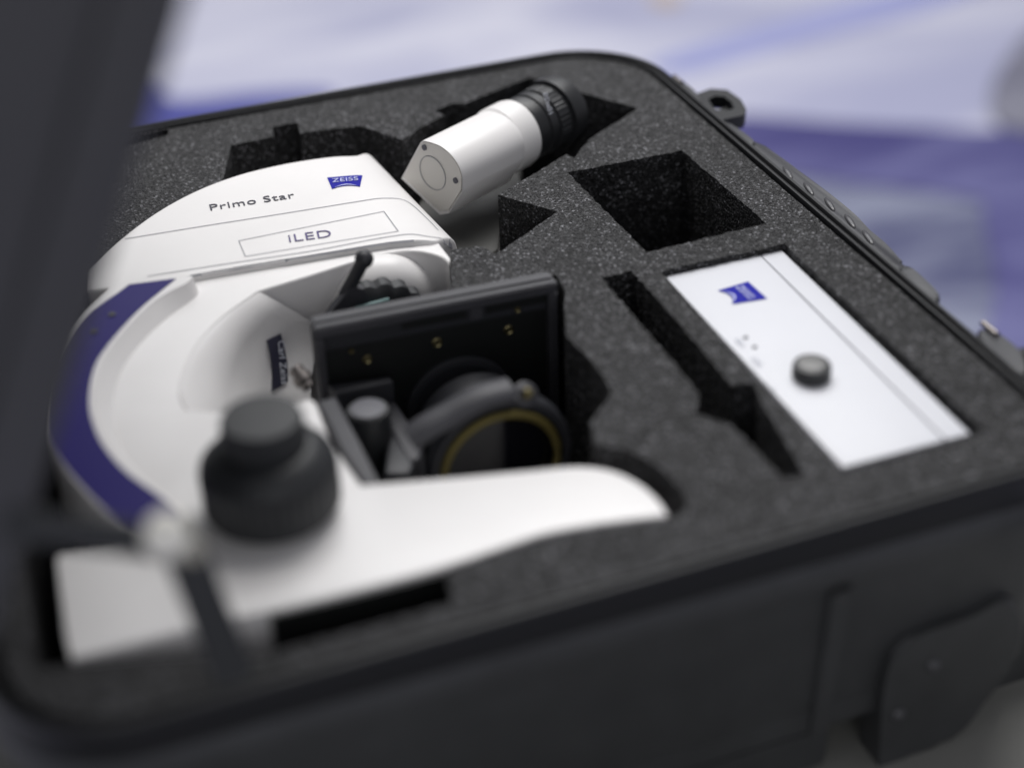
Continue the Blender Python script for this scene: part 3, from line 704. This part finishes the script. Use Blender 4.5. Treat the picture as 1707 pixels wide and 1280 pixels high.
b = bmesh.new(); slab(b, 0, L_, 0, 0.007, 0, 0.0058, 0.001); slab(b, 0, 0.005, 0.0072, DS, 0, 0.0058, 0.001); slab(b, L_-0.006, L_, 0.0072, DS, 0, 0.0058, 0.001); link('stage_rim', b, STAGE, stg)
b = bmesh.new(); slab(b, 0.0055, L_-0.0065, 0.0075, 0.019, 0.0042, 0.0059, 0.0004); link('stage_rail', b, BLACKM, stg)
b = bmesh.new(); slab(b, 0.052, 0.092, 0.0095, 0.0145, 0.0036, 0.0045, 0.0004); slab(b, 0.104, 0.148, 0.0095, 0.0145, 0.0036, 0.0045, 0.0004); link('rail_slot', b, DEEP, stg)
b = bmesh.new(); slab(b, 0.094, 0.102, 0.0085, 0.0170, 0.0030, 0.0043, 0.0006); link('rail_clamp', b, STAGE, stg)
b = bmesh.new(); lathe(b, SP(0.085, 0.075, 0.0044), -sy, [(0.034, -0.001), (0.034, 0.002), (0.031, 0.003), (0.028, 0.003), (0.027, 0.0005)], 64); link('opening_ring', b, BLACKM, stg)
b = bmesh.new(); slab(b, 0.0055, L_-0.0065, 0.0195, DS-0.002, 0.0045, 0.0059, 0.0004); link('stage_underside', b, DEEP, stg)
for a_, h_, r in ((0.030, 0.030, 0.0028), (0.073, 0.028, 0.0032), (0.118, 0.029, 0.0032), (0.146, 0.033, 0.0018), (0.124, 0.016, 0.002), (0.021, 0.022, 0.0015)):
    b = bmesh.new(); lathe(b, SP(a_, h_, 0.0044), -sy, [(r, -0.001), (r, 0.0007), (r*0.8, 0.0012), (r*0.35, 0.0004)], 20); link('screw', b, BRASS, stg)

# condenser
yc = 0.685
def cyl(name, u, v, y, prof, m, par, seg=64, d=Vector((0, -1, 0)), knurl=None):
    b = bmesh.new(); lathe(b, atY(u, v, y), d, prof, seg, knurl); return link(name, b, m, par, 40)
cond = cyl('condenser', 812, 745, 0.735, [(0.030, -0.03), (0.035, -0.028), (0.035, -0.014), (0.032, -0.012), (0.032, 0.01)], BLACKM, ms)
yr = 0.69
cyl('carrier_ring', 838, 772, yr, [(0.030, -0.010), (0.0415, -0.010), (0.0425, -0.009), (0.0425, -0.002), (0.0415, 0.0), (0.037, 0.0), (0.037, -0.004), (0.0355, -0.008)], BLACKM, cond, 80)
rg = [atY(836, 776, yr-0.002)+Vector((math.cos(2*math.pi*i/64)*0.0340, 0, math.sin(2*math.pi*i/64)*0.0340)) for i in range(64)]
b = bmesh.new(); sweep(b, rg, 0.0022, 10, True, flat=(0.0025, 0.0025)); link('ochre_ring', b, YELLOW, cond)
cyl('lens', 836, 776, yr, [(0.033, -0.006), (0.033, -0.003), (0.028, -0.0005), (0.016, 0.003), (0.004, 0.0045)], GLASS, cond)
cyl('clamp_screw', 877, 657, yr+0.004, [(0.0075, -0.012), (0.0075, 0.0), (0.005, 0.002)], STAGE, cond, 24, Vector((0.2, -0.7, 0.7)))
cyl('clamp_screw', 878, 657, yr-0.002, [(0.0028, -0.002), (0.003, 0.003), (0.0018, 0.0045)], BRASS, cond, 20, Vector((0.2, -0.7, 0.7)))
# carrier arm
b = bmesh.new()
A = [atY(u, v, yr+0.004) for u, v in ((684, 732), (712, 712), (752, 690), (800, 664), (850, 650))]
sweep(b, resample(smooth(A, 4), 20), 0.007, 12, flat=(0.010, 0.006)); link('carrier_arm', b, STAGE, cond, 60)
# condenser drive: block, bracket and small vertical knob
kb = at(612, 700, -0.018)
def vk(name, u, v, z, prof, m, par, seg=40, knurl=None):
    b = bmesh.new(); lathe(b, at(u, v, z), Vector((0, 0, 1)), prof, seg, knurl); return link(name, b, m, par, 40)
dk = vk('condenser_knob', 613, 682, -0.020, [(0.0105, -0.034), (0.0115, -0.030), (0.0125, -0.028), (0.0125, -0.002), (0.0115, 0.0), (0.010, 0.0004)], RUBBER, ms, 60, (2, 3, 30, 0.0004))
vk('knob_top', 613, 682, -0.0194, [(0.0098, 0), (0.0098, 0.0008), (0.009, 0.001)], mat('knob_top_grey', (0.085, 0.085, 0.10), 0.5), dk)
vk('drive_shaft', 620, 748, -0.060, [(0.014, -0.03), (0.014, 0.012)], BLACKM, ms)
b = bmesh.new(); P = pts([(630, 665), (655, 660), (706, 738), (700, 765), (676, 770)], -0.045); prism(P, -0.085, 0.003, 3, b); link('bracket', b, STAGE, ms)
b = bmesh.new(); P = pts([(645, 725), (655, 722), (690, 770), (684, 790), (640, 790)], -0.040); prism(P, -0.085, 0.003, 3, b); link('bracket', b, BLACKM, ms)
b = bmesh.new(); P = pts([(528, 668), (560, 660), (600, 740), (635, 806), (604, 806), (570, 745)], -0.014); prism(P, -0.08, 0.002, 3, b); link('rack_cover', b, STAGE, ms)
b = bmesh.new(); P = pts([(545, 640), (650, 626), (655, 634), (560, 655)], -0.03); prism(P, -0.05, 0.002, 3, b); link('bracket', b, BLACKM, ms)

# focus knobs (coaxial, pointing up)
fk = at(457, 848, 0.001)
b = bmesh.new(); lathe(b, fk, Vector((0, 0, 1)), [(0.0270, 0.0), (0.0270, 0.003), (0.0325, 0.004), (0.0342, 0.006), (0.0342, 0.0275), (0.0330, 0.0305), (0.0275, 0.0365), (0.0235, 0.0395), (0.0205, 0.040)], 144, knurl=(3, 4, 36, 0.0016)); ck = link('coarse_focus_knob', b, RUBBER, ms, 40)
b = bmesh.new(); lathe(b, fk, Vector((0, 0, 1)), [(0.0198, 0.038), (0.0205, 0.040), (0.0205, 0.0535), (0.0192, 0.0562), (0.012, 0.0566), (0.004, 0.0566)], 120, knurl=(1, 2, 30, 0.0013)); link('fine_focus_knob', b, RUBBER, ck, 40)
